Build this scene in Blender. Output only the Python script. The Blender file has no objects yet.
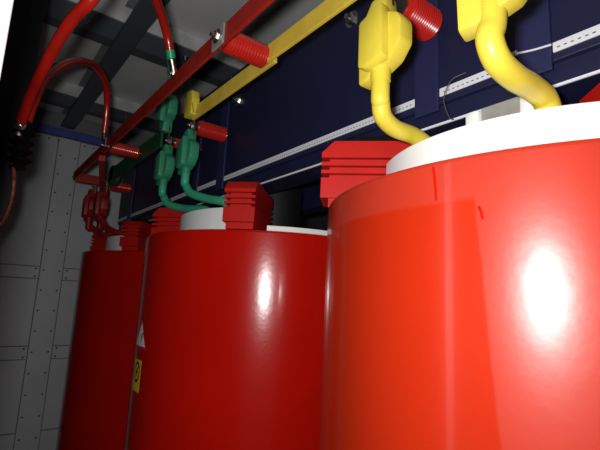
import bpy, bmesh, math, random
from mathutils import Vector, Matrix
random.seed(7)
S = bpy.context.scene
COL = S.collection
PI = math.pi

# ------------------------------------------------------------------ camera
cam_d = bpy.data.cameras.new('camera'); cam = bpy.data.objects.new('camera', cam_d); COL.objects.link(cam)
cam_d.sensor_width = 36.0; cam_d.lens = 436.84 / 600 * 36.0; cam_d.clip_start = 0.01
# columns: right, up, back (world axes: Y runs along the row of coils, X into the transformer, Z up)
RGT = Vector((0.790741, -0.610307, 0.047479)); DWN = Vector((0.140276, 0.105156, -0.984513)); FWD = Vector((0.595862, 0.785155, 0.168763))
m = Matrix((RGT, -DWN, -FWD)).transposed().to_4x4(); m.translation = (0, 0, 1.235)
cam.matrix_world = m
S.camera = cam

# ------------------------------------------------------------------ light: dim daylight through the doorway, and the camera's own flash
W = bpy.data.worlds.new('world'); S.world = W; W.use_nodes = True
W.node_tree.nodes['Background'].inputs[0].default_value = (0.95, 1.0, 1.05, 1)
W.node_tree.nodes['Background'].inputs[1].default_value = 0.03
fl = bpy.data.lights.new('camera_flash', 'AREA'); fl.shape = 'RECTANGLE'; fl.size = 0.045; fl.size_y = 0.03; fl.energy = 7.5; fl.color = (1, 0.995, 0.985)
flo = bpy.data.objects.new('camera_flash', fl); COL.objects.link(flo)
m2 = m.copy(); m2.translation = Vector((0, 0, 1.235)) - RGT * 0.045 - DWN * 0.035 + FWD * 0.01
flo.matrix_world = m2

S.view_settings.view_transform = 'Standard'; S.view_settings.look = 'None'
S.view_settings.gamma = 1; S.view_settings.use_curve_mapping = False; S.view_settings.exposure = 0.0

# ------------------------------------------------------------------ materials
def mat(name, col, rough=0.5, metal=0.0, coat=0.0, noise=0.0, nscale=8.0, bump=0.0, bscale=40.0, col2=None, spec=0.5):
    M = bpy.data.materials.new(name); M.use_nodes = True
    nt = M.node_tree; B = nt.nodes['Principled BSDF']
    B.inputs['Roughness'].default_value = rough; B.inputs['Metallic'].default_value = metal
    B.inputs['Coat Weight'].default_value = coat; B.inputs['Coat Roughness'].default_value = 0.07
    B.inputs['Specular IOR Level'].default_value = spec
    tc = nt.nodes.new('ShaderNodeTexCoord'); n = nt.nodes.new('ShaderNodeTexNoise')
    n.inputs['Scale'].default_value = nscale; n.inputs['Detail'].default_value = 5
    nt.links.new(tc.outputs['Object'], n.inputs['Vector'])
    r = nt.nodes.new('ShaderNodeValToRGB')
    c2 = col2 or tuple(c * (1 - noise) for c in col)
    r.color_ramp.elements[0].position = 0.35; r.color_ramp.elements[1].position = 0.7
    r.color_ramp.elements[0].color = (*c2, 1); r.color_ramp.elements[1].color = (*col, 1)
    nt.links.new(n.outputs['Fac'], r.inputs['Fac']); nt.links.new(r.outputs['Color'], B.inputs['Base Color'])
    if bump:
        n2 = nt.nodes.new('ShaderNodeTexNoise'); n2.inputs['Scale'].default_value = bscale
        bp = nt.nodes.new('ShaderNodeBump'); bp.inputs['Strength'].default_value = bump; bp.inputs['Distance'].default_value = 0.002
        nt.links.new(tc.outputs['Object'], n2.inputs['Vector']); nt.links.new(n2.outputs['Fac'], bp.inputs['Height'])
        nt.links.new(bp.outputs['Normal'], B.inputs['Normal'])
    return M

M = dict(
    resin=mat('red_cast_resin', (0.50, 0.006, 0.0015), 0.20, 0, 0.4, 0.10, 5, 0.07, 110),
    red_block=mat('red_block_resin', (0.52, 0.011, 0.007), 0.5, 0, 0, 0.12, 20, 0.1, 90, spec=0.2),
    red_bar=mat('red_bar_sleeve', (0.42, 0.020, 0.012), 0.38, 0, 0, 0.25, 14, 0.15, 60),
    red_rubber=mat('red_boot_rubber', (0.38, 0.016, 0.012), 0.5, 0, 0, 0.2, 25),
    red_ins=mat('red_insulator_resin', (0.55, 0.018, 0.012), 0.25, 0, 0.3, 0.1, 30),
    red_cable=mat('red_cable_sheath', (0.45, 0.014, 0.008), 0.25, 0, 0.3, 0.15, 20),
    yellow=mat('yellow_boot_rubber', (0.76, 0.60, 0.055), 0.42, 0, 0.1, 0.12, 20, 0.1, 60),
    yellow_bar=mat('yellow_bar_sleeve', (0.88, 0.62, 0.07), 0.42, 0, 0, 0.2, 16, 0.1, 60),
    green_cable=mat('green_cable_sheath', (0.045, 0.42, 0.24), 0.45, 0, 0, 0.15, 20),
    green=mat('green_boot_rubber', (0.035, 0.30, 0.155), 0.5, 0, 0, 0.2, 20, 0.1, 60),
    green_bar_shaded=mat('green_sleeve_shaded', (0.010, 0.085, 0.042), 0.5, 0, 0, 0.25, 16),  # green darkened to put the shade on the bar into its colour
    white=mat('white_insulation', (0.90, 0.90, 0.88), 0.55, 0, 0, 0.06, 12),
    white_strip=mat('white_plastic_strip', (0.80, 0.80, 0.84), 0.4, 0, 0, 0.05, 30),
    hole=mat('dark_slot', (0.16, 0.16, 0.19), 0.8),
    navy=mat('navy_painted_steel', (0.012, 0.014, 0.055), 0.5, 0, 0, 0.25, 5, 0.1, 120),
    navy_strap=mat('navy_painted_strap', (0.021, 0.023, 0.085), 0.5, 0, 0, 0.15, 8, 0.1, 120),
    zinc=mat('zinc_plated_steel', (0.55, 0.54, 0.50), 0.28, 1.0, 0, 0.2, 60),
    copper=mat('tinned_copper_lug', (0.60, 0.45, 0.36), 0.35, 1.0, 0, 0.3, 50),
    copper_wire=mat('copper_braid', (0.30, 0.09, 0.065), 0.4, 0.6, 0, 0.5, 120, 0.5, 300),
    core=mat('core_steel', (0.045, 0.045, 0.05), 0.6, 0.3, 0, 0.3, 12),
    core_leg=mat('core_laminations', (0.010, 0.010, 0.010), 0.6, 0.2, 0, 0.3, 30),
    wall=mat('grey_painted_sheet', (0.74, 0.75, 0.76), 0.45, 0, 0, 0.10, 4, 0.15, 12),
    wall_bg=mat('grey_sheet_joint', (0.28, 0.29, 0.30), 0.6, 0, 0, 0.2, 8),
    rivet=mat('dull_rivet', (0.10, 0.10, 0.10), 0.5, 0.5),
    ceil=mat('ceiling_sheet', (0.86, 0.87, 0.85), 0.55, 0, 0, 0.15, 5, 0.1, 20),
    beam=mat('slate_painted_beam', (0.16, 0.18, 0.21), 0.5, 0, 0, 0.2, 8),
    beam_dk=mat('slate_beam_lip', (0.095, 0.105, 0.12), 0.55, 0, 0, 0.2, 8),
    trim=mat('beam_face_lit', (0.74, 0.75, 0.72), 0.5, 0.0, 0, 0.3, 14),  # pale colour stands for flash light on the beams' near faces
    blue_trim=mat('blue_header_paint', (0.10, 0.14, 0.50), 0.5, 0, 0, 0.2, 12),
    dark_sheet=mat('dark_slate_sheet', (0.06, 0.06, 0.065), 0.6, 0, 0, 0.2, 6),
    floor=mat('grey_floor_sheet', (0.16, 0.16, 0.155), 0.6, 0, 0, 0.25, 6),
    black=mat('black_painted_steel', (0.006, 0.006, 0.007), 0.5, 0, 0, 0.3, 10, spec=0.2),
    black_rubber=mat('black_insulator', (0.003, 0.003, 0.003), 0.5, 0, 0, 0.2, 20, spec=0.12),
    jamb=mat('white_painted_jamb', (0.80, 0.80, 0.82), 0.4, 0, 0, 0.04, 5),
    grey=mat('grey_aluminium', (0.36, 0.35, 0.31), 0.5, 0.2, 0, 0.2, 50),
    tie=mat('white_nylon', (0.75, 0.76, 0.78), 0.4),
    thin=mat('grey_wire', (0.09, 0.08, 0.07), 0.4),
    stick_w=mat('sticker_white', (0.75, 0.75, 0.72), 0.4),
    stick_r=mat('sticker_red', (0.55, 0.01, 0.03), 0.4),
    stick_y=mat('sticker_yellow', (0.80, 0.52, 0.02), 0.4),
    ink=mat('sticker_black', (0.01, 0.01, 0.01), 0.5),
    blue_tape=mat('blue_tape', (0.02, 0.04, 0.4), 0.4),
    green_tape=mat('green_tape', (0.01, 0.36, 0.17), 0.4),
)

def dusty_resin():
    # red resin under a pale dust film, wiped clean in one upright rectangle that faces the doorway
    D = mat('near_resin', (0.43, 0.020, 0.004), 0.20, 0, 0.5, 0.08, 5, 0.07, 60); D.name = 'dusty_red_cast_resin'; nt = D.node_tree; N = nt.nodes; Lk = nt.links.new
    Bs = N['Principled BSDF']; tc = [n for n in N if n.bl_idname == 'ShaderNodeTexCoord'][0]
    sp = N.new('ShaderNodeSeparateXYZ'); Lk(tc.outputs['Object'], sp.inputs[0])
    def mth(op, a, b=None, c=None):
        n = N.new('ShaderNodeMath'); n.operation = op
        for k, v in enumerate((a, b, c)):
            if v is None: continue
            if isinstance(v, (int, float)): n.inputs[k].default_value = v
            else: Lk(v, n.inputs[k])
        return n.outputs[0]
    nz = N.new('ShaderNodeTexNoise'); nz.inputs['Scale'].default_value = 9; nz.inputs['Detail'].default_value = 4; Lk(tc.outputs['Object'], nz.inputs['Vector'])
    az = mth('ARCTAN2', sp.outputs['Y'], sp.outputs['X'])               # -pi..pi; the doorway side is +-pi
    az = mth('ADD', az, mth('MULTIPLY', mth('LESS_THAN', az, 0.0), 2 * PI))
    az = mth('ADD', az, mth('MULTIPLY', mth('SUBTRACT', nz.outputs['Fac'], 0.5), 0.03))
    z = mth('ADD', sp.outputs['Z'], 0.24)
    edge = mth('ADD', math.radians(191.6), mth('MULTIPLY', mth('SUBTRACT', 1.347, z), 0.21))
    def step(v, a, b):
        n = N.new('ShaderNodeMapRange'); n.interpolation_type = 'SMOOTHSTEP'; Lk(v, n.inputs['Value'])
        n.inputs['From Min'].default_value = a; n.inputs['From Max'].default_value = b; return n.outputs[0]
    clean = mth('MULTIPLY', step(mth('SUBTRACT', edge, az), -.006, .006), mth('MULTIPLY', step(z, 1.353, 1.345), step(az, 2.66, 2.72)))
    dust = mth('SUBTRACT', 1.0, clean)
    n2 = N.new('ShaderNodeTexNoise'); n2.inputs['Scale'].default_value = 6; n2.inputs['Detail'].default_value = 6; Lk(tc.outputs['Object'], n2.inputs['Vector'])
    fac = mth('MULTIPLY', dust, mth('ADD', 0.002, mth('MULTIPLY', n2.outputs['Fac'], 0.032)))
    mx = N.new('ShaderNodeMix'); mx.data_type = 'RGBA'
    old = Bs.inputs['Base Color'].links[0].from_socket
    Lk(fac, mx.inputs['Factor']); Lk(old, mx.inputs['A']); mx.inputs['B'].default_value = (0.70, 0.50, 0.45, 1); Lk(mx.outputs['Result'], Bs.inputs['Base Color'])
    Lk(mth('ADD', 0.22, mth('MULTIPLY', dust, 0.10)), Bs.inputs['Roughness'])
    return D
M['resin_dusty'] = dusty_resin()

# ------------------------------------------------------------------ mesh helpers (world coordinates; build() shifts to the parent)
def link(name, bm, mt, parent=None, smooth=False, at=None):
    me = bpy.data.meshes.new(name)
    bmesh.ops.recalc_face_normals(bm, faces=bm.faces)
    org = Vector(parent['_w']) if parent is not None else (Vector(at) if at is not None else Vector((0, 0, 0)))
    bmesh.ops.translate(bm, vec=-org, verts=bm.verts)
    bm.to_mesh(me); bm.free()
    me.materials.append(M[mt] if isinstance(mt, str) else mt)
    if smooth:
        for p in me.polygons: p.use_smooth = True
        try: me.set_sharp_from_angle(angle=math.radians(smooth if smooth is not True else 40))
        except Exception: pass
    o = bpy.data.objects.new(name, me); COL.objects.link(o)
    if parent is not None: o.parent = parent; o['_w'] = tuple(org)
    else: o.location = org; o['_w'] = tuple(org)
    return o

def thing(name, label, cat, loc, group=None):
    o = bpy.data.objects.new(name, None); COL.objects.link(o); o.location = loc; o.empty_display_size = 0.02
    o['_w'] = tuple(loc); o['label'] = label; o['category'] = cat
    if group: o['group'] = group
    return o

def tag(o, label, cat, group=None):
    o['label'] = label; o['category'] = cat
    if group: o['group'] = group
    return o

def struct(o):
    o['kind'] = 'structure'; return o

def box(bm, a, b, bev=0.0, rot=None):
    a, b = Vector(a), Vector(b); c = (a + b) / 2; s = b - a
    r = bmesh.ops.create_cube(bm, size=1.0)
    vs = r['verts']
    bmesh.ops.scale(bm, vec=s, verts=vs)
    if bev:
        es = list({e for v in vs for e in v.link_edges})
        rr = bmesh.ops.bevel(bm, geom=es, offset=bev, segments=2, profile=0.5, affect='EDGES')
        vs = list({v for f in rr['faces'] for v in f.verts} | {v for v in vs if v.is_valid})
    if rot: bmesh.ops.rotate(bm, cent=(0, 0, 0), matrix=rot, verts=vs)
    bmesh.ops.translate(bm, vec=c, verts=vs)
    return vs

def B(a, b, bev=0.0):
    bm = bmesh.new(); box(bm, a, b, bev); return bm

def frame(d):
    d = Vector(d).normalized()
    u = Vector((0, 0, 1)) if abs(d.z) < 0.95 else Vector((1, 0, 0))
    a = d.cross(u).normalized(); b = a.cross(d).normalized()
    return a, b

def lathe(bm, p0, axis, prof, n=24, caps=True):
    """prof: list of (distance along axis, radius)"""
    p0 = Vector(p0); d = Vector(axis).normalized(); a, b = frame(d)
    rings = []
    for t, r in prof:
        rings.append([bm.verts.new(p0 + d * t + (a * math.cos(2 * PI * k / n) + b * math.sin(2 * PI * k / n)) * r) for k in range(n)])
    for i in range(len(rings) - 1):
        for k in range(n):
            bm.faces.new((rings[i][k], rings[i][(k + 1) % n], rings[i + 1][(k + 1) % n], rings[i + 1][k]))
    if caps:
        bm.faces.new(rings[0]); bm.faces.new(rings[-1])

def cyl(p0, p1, r, n=20):
    bm = bmesh.new(); p0, p1 = Vector(p0), Vector(p1); lathe(bm, p0, p1 - p0, [(0, r), ((p1 - p0).length, r)], n); return bm

def smooth_path(pts, k=8):
    P = [Vector(p) for p in pts]; P = [P[0] * 2 - P[1]] + P + [P[-1] * 2 - P[-2]]
    out = []
    for i in range(1, len(P) - 2):
        for j in range(k):
            t = j / k
            a, b, c, d = P[i - 1], P[i], P[i + 1], P[i + 2]
            out.append(0.5 * ((2 * b) + (c - a) * t + (2 * a - 5 * b + 4 * c - d) * t * t + (3 * b - a - 3 * c + d) * t ** 3))
    out.append(P[-2]); return out

def tube(pts, r, n=14, k=8, prof=None):
    bm = bmesh.new(); Q = smooth_path(pts, k) if k else [Vector(p) for p in pts]
    d0 = (Q[1] - Q[0]).normalized(); a, b = frame(d0); rings = []
    for i, p in enumerate(Q):
        d = (Q[min(i + 1, len(Q) - 1)] - Q[max(i - 1, 0)]).normalized()
        a = (a - d * a.dot(d)).normalized(); b = d.cross(a)
        rr = prof(i / (len(Q) - 1)) * r if prof else r
        rings.append([bm.verts.new(p + (a * math.cos(2 * PI * q / n) + b * math.sin(2 * PI * q / n)) * rr) for q in range(n)])
    for i in range(len(rings) - 1):
        for q in range(n):
            bm.faces.new((rings[i][q], rings[i][(q + 1) % n], rings[i + 1][(q + 1) % n], rings[i + 1][q]))
    bm.faces.new(rings[0]); bm.faces.new(rings[-1])
    return bm

def prism(poly, o, u, v, w, thick, bev=0.0, center=False):
    """outline poly [(a,b)] in the u,v plane at o, extruded along w"""
    bm = bmesh.new(); o, u, v, w = Vector(o), Vector(u), Vector(v), Vector(w)
    off = -thick / 2 if center else 0
    A = [bm.verts.new(o + u * a + v * b + w * off) for a, b in poly]
    C = [bm.verts.new(o + u * a + v * b + w * (off + thick)) for a, b in poly]
    n = len(poly); bm.faces.new(A); bm.faces.new(C)
    for i in range(n): bm.faces.new((A[i], A[(i + 1) % n], C[(i + 1) % n], C[i]))
    if bev:
        bmesh.ops.recalc_face_normals(bm, faces=bm.faces)
        bmesh.ops.bevel(bm, geom=list(bm.edges), offset=bev, segments=2, profile=0.5, affect='EDGES', clamp_overlap=True)
    return bm

def arc_shell(c, r0, r1, z0, z1, a0, a1, n=48, bev=0.0):
    bm = bmesh.new(); full = abs(a1 - a0) >= 359.9
    prof = [(r0, z0), (r1, z0), (r1, z1 - bev * 1.6), (r1, z1 - bev * 1.2), (r1, z1 - bev), (r1 - bev * .3, z1 - bev * .3), (r1 - bev, z1), (r0, z1)] if bev else [(r0, z0), (r1, z0), (r1, z1), (r0, z1)]
    rings = []
    cnt = n if full else n + 1
    for k in range(cnt):
        a = math.radians(a0 + (a1 - a0) * k / n)
        rings.append([bm.verts.new((c[0] + r * math.cos(a), c[1] + r * math.sin(a), z)) for r, z in prof])
    P = len(prof)
    for k in range(n if full else n):
        A, C = rings[k], rings[(k + 1) % cnt]
        for j in range(P): bm.faces.new((A[j], A[(j + 1) % P], C[(j + 1) % P], C[j]))
    if not full: bm.faces.new(rings[0]); bm.faces.new(rings[-1])
    return bm

def bolt(parent, p, axis, r=0.008, name='bolt', h=0.007, shank=0.006):
    """hex bolt head on a washer; axis points out of the surface"""
    bm = bmesh.new(); lathe(bm, p, axis, [(0, r * 1.5), (0.002, r * 1.5)], 20)
    a = Vector(axis).normalized()
    lathe(bm, Vector(p) + a * 0.002, axis, [(0, r), (h * .8, r), (h, r * .8)], 6)
    lathe(bm, Vector(p) + a * (0.002 + h), axis, [(0, r * .5), (shank, r * .5)], 10)
    return link(name, bm, 'zinc', parent)

# ------------------------------------------------------------------ the enclosure
Y1 = 2.95; YN = -0.75; XL = -0.055; XR = 1.62; ZC = 2.30
struct(link('floor', B((XL - 1.2, YN, -0.05), (XR, Y1 + .1, 0.0)), 'floor'))
wf = struct(link('wall_far', B((XL - .02, Y1, 0), (XR, Y1 + .06, ZC + .05)), 'wall_bg'))
def rivets(pts, ax, r, parent, name='rivets'):
    bm = bmesh.new()
    for p in pts: lathe(bm, p, ax, [(0, r), (0.003, r * .8), (0.004, r * .3)], 8)
    o = link(name, bm, 'rivet', parent); o['kind'] = 'stuff'; return o
# sheet panels, a riveted upright and two riveted rails on the far wall
zs = [(0.02, 0.440), (0.444, 0.832), (0.906, 1.283), (1.355, 2.145)]
rv = []
for x0, x1 in ((XL, 0.352), (0.474, 1.02), (1.03, XR - .01)):
    for z0, z1 in zs:
        link('panel', B((x0 + .002, Y1 - .008, z0 + .002), (x1 - .002, Y1, z1 - .002), .0012), 'wall', wf)
    for z0, z1 in ((0.834, 0.904), (1.285, 1.353)):
        link('rail', B((x0 + .002, Y1 - .012, z0 + .001), (x1 - .002, Y1, z1 - .001), .0012), 'wall', wf)
        k = int((x1 - x0) / .14)
        for i in range(k + 1):
            for z in (z0 + .012, z1 - .012): rv.append((x0 + .02 + (x1 - x0 - .04) * i / k, Y1 - .012, z))
link('upright', B((0.355, Y1 - .014, 0.02), (0.471, Y1, 2.145), .0015), 'wall', wf)
z = 0.06
while z < 2.14:
    rv += [(0.372, Y1 - .014, z), (0.454, Y1 - .014, z)]; z += 0.116
for x in range(12): rv.append((0.0 + x * .05, Y1 - .008, 2.125))
rivets(rv, (0, -1, 0), .0055, wf)
struct(link('trim_1', B((XL, Y1 - .03, 2.150), (XR, Y1, 2.20), .003), 'blue_trim'))
struct(link('wall_back', B((XR, YN, 0), (XR + .06, Y1, ZC + .05)), 'dark_sheet'))
struct(link('wall_near', B((XL, YN - .06, 0), (XR, YN, ZC + .05)), 'wall'))
# side wall past the doorway, its white jamb and its header
struct(link('wall_left', B((XL - .05, 0.455, 0), (XL, Y1, ZC + .05)), 'dark_sheet'))
struct(link('trim_2', B((XL - .05, 0.430, 0), (0.0022, 0.440, ZC), .003), 'jamb'))
cl = struct(link('ceiling', B((XL - .05, YN, ZC), (XR, Y1 + .06, ZC + .05)), 'wall_bg'))
xs = [(XL, 0.345), (0.425, 1.09), (1.17, XR)]
yb = [(-0.06, 0.13), (0.78, 0.97), (1.605, 1.805), (2.44, 2.64)]
edges = [YN] + [e for p in yb for e in p] + [Y1 - .03]
for x0, x1 in xs:
    for i in range(0, len(edges), 2):
        link('panel', B((x0 + .003, edges[i] + .003, ZC - .012), (x1 - .003, edges[i + 1] - .003, ZC), .001), 'ceil', cl)
for y0, y1 in yb:
    b = struct(link('trim_3', B((XL, y0, 2.222), (XR, y0 + .145, ZC), .003), 'beam'))
    link('lip', B((XL, y0 + .1455, 2.230), (XR, y1 + .02, ZC)), 'beam_dk', b)
    link('lit_face_strip', B((XL, y0 - .006, 2.224), (XR, y0 - .0005, ZC - .013)), 'trim', b)  # added pale plate: near face of the beam coloured as flash-lit
    bolt(b, (0.235, y0 + .07, 2.222), (0, 0, -1), .006); bolt(b, (0.62, y0 + .07, 2.222), (0, 0, -1), .009)
for x in (0.347, 1.092):
    struct(link('trim_4', B((x, YN, 2.205), (x + .076, Y1 - .031, 2.2215), .003), 'beam_dk'))

# ------------------------------------------------------------------ coils
XC = 0.80; YS = (0.326, 1.214, 2.102); RO = 0.392; ZT = 1.400; ZB = 0.24
coil_lab = ('glossy red cast resin coil with bright flash glare, under the yellow leads',
            'glossy red cast resin coil with warning stickers, under the green leads',
            'dark red cast resin coil beside the grey sheet wall')
for i, y in enumerate(YS):
    t = thing('resin_coil', coil_lab[i], 'coil', (XC, y, ZB), 'row of three cast resin coils')
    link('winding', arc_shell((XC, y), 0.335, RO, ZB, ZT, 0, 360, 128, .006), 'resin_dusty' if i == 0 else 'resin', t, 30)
    link('insulation_collar', arc_shell((XC, y), 0.270, 0.295, ZB + .02, 1.477, 145, 216, 40, .003), 'white', t, 30)
    link('end_ring', arc_shell((XC, y), 0.325, 0.334, ZB + .01, 1.402, 0, 360, 96), 'white', t, 30)
    for a0, a1 in ((235, 305), (325, 395), (55, 125)):
        link('spacer_ring', arc_shell((XC, y), 0.338, 0.368, ZT + .0002, 1.416, a0, a1, 32, .002), 'white', t, 30)
    link('inner_winding', arc_shell((XC, y), 0.20, 0.262, ZB, 1.40, 0, 360, 64), 'white', t, 30)
    if i == 0:      # runs of resin below the rim
        for az, z0, z1, r in ((185.2, 1.392, 1.352, .0016), (192.6, 1.340, 1.326, .0015)):
            q = [(XC + (RO + .0002) * math.cos(math.radians(az + d)), y + (RO + .0002) * math.sin(math.radians(az + d)), z) for d, z in ((-.3, z0), (0, (z0 * .6 + z1 * .4)), (.25, z1))]
            link('resin_run', tube(q, r, 8, 6), 'resin', t, True)

def patch(poly, c, r, thick, mt, parent, name):
    """flat print wrapped on a cylinder: poly in (azimuth deg, z), finely cut"""
    bm = bmesh.new()
    vs = [bm.verts.new((a, 0, z)) for a, z in poly]; bm.faces.new(vs)
    a0 = min(p[0] for p in poly); a1 = max(p[0] for p in poly); k = int(a0) + 1
    while k < a1:
        bmesh.ops.bisect_plane(bm, geom=bm.verts[:] + bm.edges[:] + bm.faces[:], plane_co=(k, 0, 0), plane_no=(1, 0, 0)); k += 1
    g = bmesh.ops.extrude_face_region(bm, geom=bm.faces[:]); top = {v for v in g['geom'] if isinstance(v, bmesh.types.BMVert)}
    for v in bm.verts:
        a = math.radians(v.co.x); rr = r + (thick if v in top else 0); v.co = (c[0] + rr * math.cos(a), c[1] + rr * math.sin(a), v.co.z)
    return link(name, bm, mt, parent)

cm = (XC, YS[1]); r = RO + .0002
t = thing('warning_triangle', 'white triangular warning sticker with a red border on the red coil', 'sticker', (XC - RO, YS[1], 1.09))
patch([(170.5, 1.084), (185.0, 1.084), (178, 1.160)], cm, r, .0003, 'stick_r', t, 'border')
patch([(172.0, 1.092), (183.5, 1.092), (178, 1.152)], cm, r + .0003, .0003, 'stick_w', t, 'field')
patch([(180.2, 1.128), (178.6, 1.114), (179.4, 1.114), (178.2, 1.098), (180.6, 1.117), (179.8, 1.117), (181.4, 1.128)], cm, r + .0006, .0003, 'ink', t, 'lightning_mark')
t = thing('caution_label', 'yellow rectangular caution label with a black oval symbol on the coil', 'sticker', (XC - RO, YS[1], .98))
patch([(173.2, 0.975), (181.8, 0.975), (181.8, 1.056), (173.2, 1.056)], cm, r, .0003, 'stick_y', t, 'field')
el = [(177.6 + 3.2 * math.cos(2 * PI * k / 24), 1.024 + .027 * math.sin(2 * PI * k / 24)) for k in range(24)]
patch(el, cm, r + .0003, .0003, 'ink', t, 'oval_symbol')
el = [(177.6 + 2.2 * math.cos(2 * PI * k / 24), 1.024 + .020 * math.sin(2 * PI * k / 24)) for k in range(24)]
patch(el, cm, r + .0006, .0003, 'stick_y', t, 'oval_symbol')
patch([(179.0, 1.041), (176.2, 1.022), (177.8, 1.022), (176.4, 1.006), (179.6, 1.027), (178.0, 1.027), (180.0, 1.041)], cm, r + .0009, .0003, 'ink', t, 'lightning_mark')

# core inside the coils
t = thing('transformer_core', 'dark laminated steel core standing inside the red coils', 'core', (XC, YS[1], 0.10))
for y in YS:
    bm = bmesh.new()
    lathe(bm, (XC, y, 0.22), (0, 0, 1), [(0, .10), (1.37, .10)], 32)
    link('core_leg', bm, 'core_leg', t, 30)
for k in range(5):      # stepped yoke packets
    h = .17 - .03 * abs(k - 2)
    x = XC - .10 + k * .04
    link('yoke_packet', B((x, YS[0] - .26, 1.765 - h), (x + .0395, YS[2] + .26, 1.765 + h)), 'core', t)
    link('yoke_packet', B((x, YS[0] - .26, 0.05 + .0), (x + .0395, YS[2] + .26, 0.219)), 'core', t)

# ------------------------------------------------------------------ grooved support blocks between the coils and the clamp beam
def support_block(c, az, label, group, ri=.300):
    t = thing('support_block', label, 'support block', (c[0] + .37 * math.cos(az), c[1] + .37 * math.sin(az), ZT), group)
    u = Vector((math.cos(az), math.sin(az), 0)); w = Vector((-math.sin(az), math.cos(az), 0)); o = Vector((c[0], c[1], ZT + .0165))
    h = 1.522 - ZT - .0165; ro = .405; ch = .022; g = .008
    zg = [.041, .0555, .0705]; hw = .027
    P = [(ri, 0), (ro, 0)]
    for z in zg: P += [(ro, z - g / 2), (ro - .014, z - g / 2), (ro - .014, z + g / 2), (ro, z + g / 2)]
    P += [(ro, h - ch), (ro - ch, h), (ri, h)]
    UPV = Vector((0, 0, 1))
    link('block_body', prism(P, o, u, UPV, w, hw * 2, center=True), 'red_block', t)
    # fins running round the flanks so the grooves show from the side as well
    zz = [0] + zg + [h]
    for s in (-1, 1):
        for k in range(4):
            z0 = zz[k] + (g / 2 if k else 0); z1 = zz[k + 1] - (g / 2 if k < 3 else 0)
            if k == 3: poly = [(ri, z0), (ro, z0), (ro, h - ch), (ro - ch, h), (ri, h)]
            else: poly = [(ri, z0), (ro, z0), (ro, z1), (ri, z1)]
            link('fin', prism(poly, o + w * s * (hw + .0065), u, UPV, w, .0125, center=True), 'red_block', t)
    link('foot', prism([(ri, 0), (ro - .014, 0), (ro - .014, .016), (ri, .016)], o - Vector((0, 0, .0162)), u, UPV, w, .07, center=True), 'red_block', t)
    link('top_pad', prism([(ri, 0), (ro - .06, 0), (ro - .06, .016), (ri, .016)], o + Vector((0, 0, h + .0002)), u, UPV, w, .05, center=True), 'black_rubber', t)
    return t
bl = ('by yellow leads', 'by green leads', 'by red leads')
for i, y in enumerate(YS):
    for a, side in ((135, 'on the doorway side toward the sheet wall'), (225, 'on the doorway side away from the sheet wall'), (45, 'at the rear toward the sheet wall'), (315, 'at the rear away from the sheet wall')):
        support_block((XC, y), math.radians(a), 'grooved red block %s, %s' % (bl[i], side), 'support blocks under the clamp beam', {225: .19, 135: .23}.get(a, .30))

# ------------------------------------------------------------------ navy clamp beam with white perforated strips
XF = 0.622; YA = -0.05; YE = 2.44
t = thing('clamp_beam', 'long navy painted steel clamp beam above the red coils', 'beam', (XF, 1.2, 1.545))
link('face_plate', B((XF, YA, 1.586), (XF + .012, YE, 1.965), .002), 'navy', t)
link('lower_web', B((XF + .010, YA, 1.549), (XF + .020, YE, 1.5858)), 'navy', t)
link('bottom_flange', B((XF - .002, YA, 1.544), (XF + .075, YE, 1.5488)), 'navy', t)
link('gasket', B((XF - .005, YA, 1.5440), (XF - .0022, YE, 1.5480)), 'white_strip', t)
link('top_flange', B((XF + .0125, YA, 1.955), (XF + .07, YE, 1.965)), 'navy', t)
STRAPS = [(0.243, 0.293), (0.430, 0.480), (1.231, 1.279), (1.43, 1.48), (2.205, 2.255)]
for a, b in STRAPS:
    link('strap', B((XF - .007, a, 1.572), (XF - .0003, b, 1.96), .0015), 'navy_strap', t)
for y, z in ((1.177, 1.855), (0.66, 1.87), (1.72, 1.87)): bolt(t, (XF, y, z), (-1, 0, 0), .013, h=.010, shank=.008)
# second, rear clamp beam
t = thing('clamp_beam', 'navy clamp beam behind the core, mostly hidden by the front beam', 'beam', (0.97, 1.2, 1.545))
link('face_plate', B((0.956, YA, 1.586), (0.968, YE, 1.965)), 'navy', t)
link('bottom_flange', B((0.905, YA, 1.544), (0.968, YE, 1.5488)), 'navy', t)
link('lower_web', B((0.952, YA, 1.549), (0.962, YE, 1.5858)), 'navy', t)

segs = [(YA + .01, 0.242), (0.294, 0.429), (0.481, 1.230), (1.280, 1.429), (1.481, 2.204), (2.256, 2.425)]
slab = ('ends beneath the white cable tie', 'lies between the yellow leads', 'runs long between the yellow and green leads', 'lies short behind the green leads', 'runs on toward the red leads', 'ends at the far end of the beam')
for (a, b), lb in zip(segs, slab):
    t = thing('perforated_strip', 'white perforated strip on the navy beam that ' + lb, 'strip', (XF, (a + b) / 2, 1.600), 'white perforated strips on the beam')
    link('band', B((XF - .0035, a, 1.5975), (XF - .0003, b, 1.6125), .0008), 'white_strip', t)
    bm = bmesh.new(); y = a + .008
    while y < b - .006:
        box(bm, (XF - .0040, y, 1.6022), (XF - .0033, y + .0040, 1.6040)); y += .0088
    o = link('slots', bm, 'hole', t); o['kind'] = 'stuff'
t = thing('cable_tie', 'white nylon cable tie with loose head on a navy strap', 'cable tie', (XF - .01, .27, 1.607))
link('tail', tube([(XF - .010, .241, 1.6065), (XF - .011, .265, 1.609), (XF - .010, .291, 1.615)], .0016, 8, 6), 'tie', t, True)
link('head', B((XF - .0135, .288, 1.6122), (XF - .0078, .297, 1.6185), .0012), 'tie', t)

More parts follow.
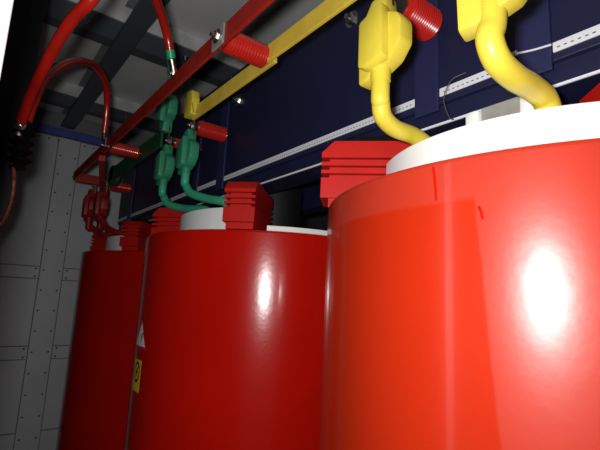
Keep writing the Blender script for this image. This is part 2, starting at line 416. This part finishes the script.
# ------------------------------------------------------------------ bus bars
ZB_ = 1.745
t = thing('red_busbar', 'red sleeved busbar running along the ceiling side to a bent end', 'busbar', (.345, 1.3, ZB_))
link('bar', B((.341, 0.16, ZB_ - .021), (.3485, 2.19, ZB_ + .021), .0015), 'red_bar', t)
link('return_leg', B((.3488, 2.182, ZB_ - .021), (.470, 2.19, ZB_ + .021), .0015), 'red_bar', t)
link('joint_plate', B((.3365, .722, ZB_ - .023), (.3408, .770, ZB_ + .019), .001), 'grey', t)
bolt(t, (.3365, .746, ZB_), (-1, 0, 0), .010)
bolt(t, (.341, 1.62, ZB_), (-1, 0, 0), .007)
t = thing('yellow_busbar', 'yellow sleeved busbar parallel to the red one, ending in a folded cap', 'busbar', (.45, .7, ZB_))
link('bar', B((.446, 0.02, ZB_ - .018), (.4535, 0.735, ZB_ + .022), .0015), 'yellow_bar', t)
link('bar', B((.4545, 0.715, ZB_ - .022), (.462, 1.13, ZB_ + .016), .0015), 'yellow_bar', t)
link('end_cap', prism([(-.030, -.010), (.016, -.010), (.022, .004), (.022, .050), (.010, .068), (-.024, .062), (-.032, .036)], (.450, 1.135, ZB_ - .004), (0, 1, 0), (0, 0, 1), (1, 0, 0), .024, .003, center=True), 'yellow', t, 40)
bm = bmesh.new()
for k in range(4): lathe(bm, (.444, 1.085 + .004 * k, ZB_ - .012 + .008 * k), (-1, 0, -.4), [(0, .005), (.006, .004)], 8)
link('ragged_edge', bm, 'yellow', t)
t = thing('green_busbar', 'green sleeved busbar, coloured dark for shade, behind the red busbar', 'busbar', (.47, 1.75, ZB_))
link('bar', B((.462, 1.40, ZB_ - .030), (.470, 2.05, ZB_ + .030), .0015), 'green_bar_shaded', t)
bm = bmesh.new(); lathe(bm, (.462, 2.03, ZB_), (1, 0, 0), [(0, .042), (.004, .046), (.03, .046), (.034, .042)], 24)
link('end_pad', bm, 'green_bar_shaded', t, 30)

# ------------------------------------------------------------------ ribbed stand-off insulators (axis along X)
def insulator(x0, x1, y, z, label, r=.025, ribs=13, group='red ribbed stand-off insulators'):
    t = thing('standoff_insulator', label, 'insulator', (x0, y, z), group)
    L = x1 - x0; prof = [(0, r * .8), (.003, r * .95)]
    for k in range(ribs):
        a = .004 + (L - .008) * k / ribs; s = (L - .008) / ribs
        prof += [(a + s * .1, r * .93), (a + s * .45, r), (a + s * .75, r), (a + s, r * .93)]
    prof += [(L - .003, r * .95), (L, r * .85)]
    bm = bmesh.new(); lathe(bm, (x0, y, z), (1, 0, 0), prof, 28)
    link('ribbed_body', bm, 'red_ins', t, 35)
    link('insert', cyl((x0 - .004, y, z), (x0 + .001, y, z), r * .5, 12), 'zinc', t)
    link('insert', cyl((x1 - .001, y, z), (x1 + .004, y, z), r * .4, 12), 'zinc', t)
    return t
insulator(.354, .4495, .746, ZB_, 'red ribbed insulator bridging the red and yellow busbars')
insulator(.530, .609, .440, 1.735, 'red ribbed insulator beside the yellow boot on a navy strap', .029)
insulator(.512, .606, 1.222, ZB_, 'red ribbed insulator below the yellow busbar end cap', .024)
insulator(.512, .606, 1.409, ZB_, 'red insulator half hidden between the two lower green boots', .018)
insulator(.354, .456, 1.62, ZB_, 'red ribbed insulator on the red busbar below the thin red cable lug', .022)
insulator(.512, .610, 2.23, ZB_, 'red ribbed insulator above the red boots', .024)

# ------------------------------------------------------------------ coil leads: a rubber boot over a lug, and its cable
def lead(x, y, z, path, mt, label, group, cr=.0135, s=1.0, ang=0.0, up=1, bolted=True, cb=-.108):
    """x,y,z: bolt point; boot hangs below it (up=1) facing -X"""
    t = thing('coil_lead', label, 'cable lead', (x, y, z), group)
    R = Matrix.Rotation(ang, 3, 'Z')
    U = R @ Vector((0, -1, 0)); Wd = R @ Vector((-1, 0, 0)); V = Vector((0, 0, up))
    o = Vector((x, y, z))
    # tongue (flat lug) with bolt
    link('lug', prism([(-.012, -.03), (.012, -.03), (.012, .006), (.006, .013), (-.006, .013), (-.012, .006)], o - Wd * .004, U * s, V * s, Wd, .005), 'copper', t)
    if bolted: bolt(t, o + Wd * .001, Wd, .0075 * s)
    # back shell: tall outline, sloping shoulders, notched lower corner
    sh = [(-.012, -.014), (.010, -.012), (.014, -.040), (.031, -.050), (.036, -.060), (.036, -.086), (.022, -.104), (-.016, -.120), (-.031, -.122), (-.033, -.060), (-.024, -.034)]
    bt = link('boot', prism(sh, o - Wd * .012, U * s, V * s, Wd, .024 * s, .004 * s), mt, t, 40)
    # raised front chamber
    fr = [(-.021, -.046), (.016, -.034), (.019, cb + .003), (-.008, cb - .004), (-.021, cb + .001)]
    link('front_chamber', prism(fr, o + Wd * .0085 * s, U * s, V * s, Wd, .018 * s, .004 * s), mt, bt, 40)
    p0 = o + V * s * (cb + .004) + U * s * -.002 + Wd * .005
    link('spout', tube([p0, p0 - V * .010 * s, p0 - V * .020 * s], cr * 1.08, 16, 4, lambda q: 1.08 - .08 * q), mt, bt, 40)
    pts = [p0 - V * .012, p0 - V * .04 * s] + [Vector(q) for q in path]
    link('cable', tube(pts, cr, 16, 10), 'green_cable' if mt == 'green' else mt, t, True)
    return t
G1, G2, G3 = 'yellow leads of the near coil', 'green leads of the middle coil', 'red leads of the far coil'
lead(.448, .404, 1.702, [(.447, .409, 1.524), (.458, .414, 1.507), (.487, .417, 1.498), (.535, .417, 1.498), (.568, .414, 1.486), (.580, .410, 1.455)], 'yellow', 'yellow rubber boot and cable beside the red ribbed insulator', G1, s=1.2)
lead(.425, .222, 1.684, [(.416, .225, 1.522), (.430, .224, 1.502), (.462, .222, 1.494), (.505, .222, 1.496), (.540, .222, 1.490), (.556, .222, 1.455)], 'yellow', 'thick yellow cable and boot beside the white cable tie', G1, .0148, s=1.2, ang=.25, cb=-.082)
lead(.494, 1.409, ZB_, [(.500, 1.430, 1.560), (.513, 1.405, 1.528), (.539, 1.330, 1.508), (.563, 1.230, 1.494), (.585, 1.190, 1.470)], 'green', 'green rubber boot and cable hanging below the inverted green boot', G2, .0125, s=1.25)
lead(.494, 1.222, ZB_, [(.497, 1.240, 1.565), (.508, 1.215, 1.534), (.530, 1.150, 1.511), (.555, 1.080, 1.494), (.590, 1.05, 1.470)], 'green', 'green rubber boot and cable bolted below the yellow end cap', G2, .0125, s=1.25)
lead(.494, 1.44, 1.765, [(.488, 1.44, 1.975), (.470, 1.40, 1.995), (.44, 1.33, 2.00)], 'green', 'inverted green boot rising behind the red busbar', G2, .0110, s=1.42, up=-1, bolted=False)
lead(.470, 2.36, ZB_ + .01, [(.478, 2.355, 1.545), (.50, 2.32, 1.515), (.54, 2.25, 1.494), (.60, 2.20, 1.470)], 'red_rubber', 'dark red boot and cable nearest the grey sheet wall', G3, .0135, s=1.5)
lead(.494, 2.23, ZB_, [(.492, 2.215, 1.565), (.505, 2.18, 1.53), (.545, 2.10, 1.498), (.60, 2.06, 1.470)], 'red_rubber', 'dark red boot and cable under the far red insulator', G3, .0135, s=1.5)
t = thing('link_strap', 'flat dark red strap joining the red busbar to the red boots', 'strap', (.42, 1.92, ZB_))
d = Vector((.480 - .340, 2.225 - 1.645, 0)); L = d.length - .05; d.normalize(); nrm = Vector((d.y, -d.x, 0))
link('strap_bar', prism([(0, -.012), (L, -.012), (L, .008), (0, .008)], (.332, 1.660, ZB_ - .036), d, (0, 0, 1), nrm, .022), 'red_bar', t)

# grey terminal between white caps on the near coil
t = thing('winding_terminal', 'grey metal terminal plate between two white caps behind the white collar', 'terminal', (.575, .295, 1.478))
link('plate', B((.566, .266, 1.40), (.580, .322, 1.523), .001), 'grey', t)
for y0, y1, h in ((.3225, .346, 1.522), (.238, .2655, 1.525)):
    link('cap', B((.560, y0, 1.40), (.588, y1, h), .006), 'white', t, 40)

# ------------------------------------------------------------------ red supply cables, black insulator and hanging plate by the doorway
t = thing('hanging_plate', 'black painted steel mounting plate hanging beside the doorway', 'plate', (.01, 1.13, 1.335))
link('plate', prism([(-.054, 1.325), (.040, 1.325), (.066, 1.40), (.068, 1.62), (.068, 2.29), (-.054, 2.29)], (0, 1.125, 0), (1, 0, 0), (0, 0, 1), (0, 1, 0), .012), 'black', t)
link('side_rib', B((-.054, 1.06, 1.45), (-.040, 1.1248, 2.29)), 'black', t)
t = thing('post_insulator', 'black ribbed post insulator below the red cable lugs', 'insulator', (.075, 1.112, 1.50))
bm = bmesh.new(); prof = [(0, .016)]
for k in range(4): prof += [(.010 + .020 * k, .013), (.019 + .020 * k, .024), (.021 + .020 * k, .024), (.028 + .020 * k, .013)]
prof += [(.100, .018), (.105, .014)]
lathe(bm, (.062, 1.090, 1.482), (0, 0, 1), prof, 24); link('ribbed_body', bm, 'black_rubber', t, 30)
bolt(t, (.054, 1.069, 1.572), (-.3, -1, 0), .007)

C1 = [(.054, 1.062, 1.581), (.060, 1.003, 1.622), (.067, 0.923, 1.643), (.076, 0.845, 1.666), (.087, 0.780, 1.684), (.104, 0.725, 1.700), (.123, 0.725, 1.754), (.163, 0.767, 1.829), (.216, 0.846, 1.873), (.271, 0.930, 1.877), (.309, 0.981, 1.860), (.329, 0.999, 1.828), (.3365, 1.006, 1.812)]
t = thing('supply_cable', 'thick red supply cable looping from the black plate to a green taped lug', 'cable', C1[0])
link('sheath', tube(C1, .0104, 16, 8), 'red_cable', t, True)
link('tape_band', tube([C1[-2], C1[-1]], .0112, 16, 2), 'green_tape', t, True)
link('tape_band', tube([C1[8], (.2275, .8635, 1.8755)], .0112, 16, 2), 'blue_tape', t, True)
a = Vector((.338, 1.008, 1.811)); 
link('lug', tube([a, a + Vector((.008, .006, -.016)), a + Vector((.013, .010, -.028))], .009, 12, 3), 'copper', t, True)
link('lug_blade', B((.3495, 1.008, 1.735), (.3545, 1.030, 1.792), .001), 'copper', t)
bolt(t, (.3495, 1.019, 1.780), (-1, -.2, 0), .006)
link('lug', tube([C1[0], (.054, 1.078, 1.566), (.054, 1.084, 1.555)], .010, 12, 3), 'copper', t, True)
C3 = [(.064, 1.085, 1.588), (.074, 1.108, 1.656), (.092, 1.150, 1.726), (.124, 1.212, 1.796), (.177, 1.320, 1.878), (.243, 1.447, 1.942), (.295, 1.535, 1.940), (.320, 1.588, 1.901), (.330, 1.616, 1.838), (.333, 1.630, 1.795)]
t = thing('supply_cable', 'thinner red supply cable arching from the black plate to the red busbar', 'cable', C3[0])
link('sheath', tube(C3, .0110, 14, 8), 'red_cable', t, True)
link('lug', tube([C3[-1], (.334, 1.630, 1.778), (.335, 1.628, 1.765)], .008, 12, 3), 'copper', t, True)
link('lug_blade', B((.3355, 1.610, 1.752), (.3405, 1.640, 1.775), .001), 'copper', t)
t = tag(link('braided_wire', tube([(.052, 1.085, 1.492), (.058, 1.088, 1.465), (.061, 1.092, 1.436), (.059, 1.098, 1.398), (.049, 1.11, 1.362), (.02, 1.112, 1.340), (-.03, 1.115, 1.335)], .0042, 10, 8), 'copper_wire', at=(.055, 1.088, 1.49)), 'copper coloured braided wire hanging below the black post insulator', 'wire')
t = tag(link('thin_wire', tube([(.610, .372, 1.617), (.598, .392, 1.606), (.592, .402, 1.575), (.600, .398, 1.545), (.60, .39, 1.538)], .0008, 6, 8), 'thin', at=(.60, .39, 1.57)), 'thin loose wire curling below the white perforated strip', 'wire')

for o in bpy.data.objects:
    if '_w' in o: del o['_w']
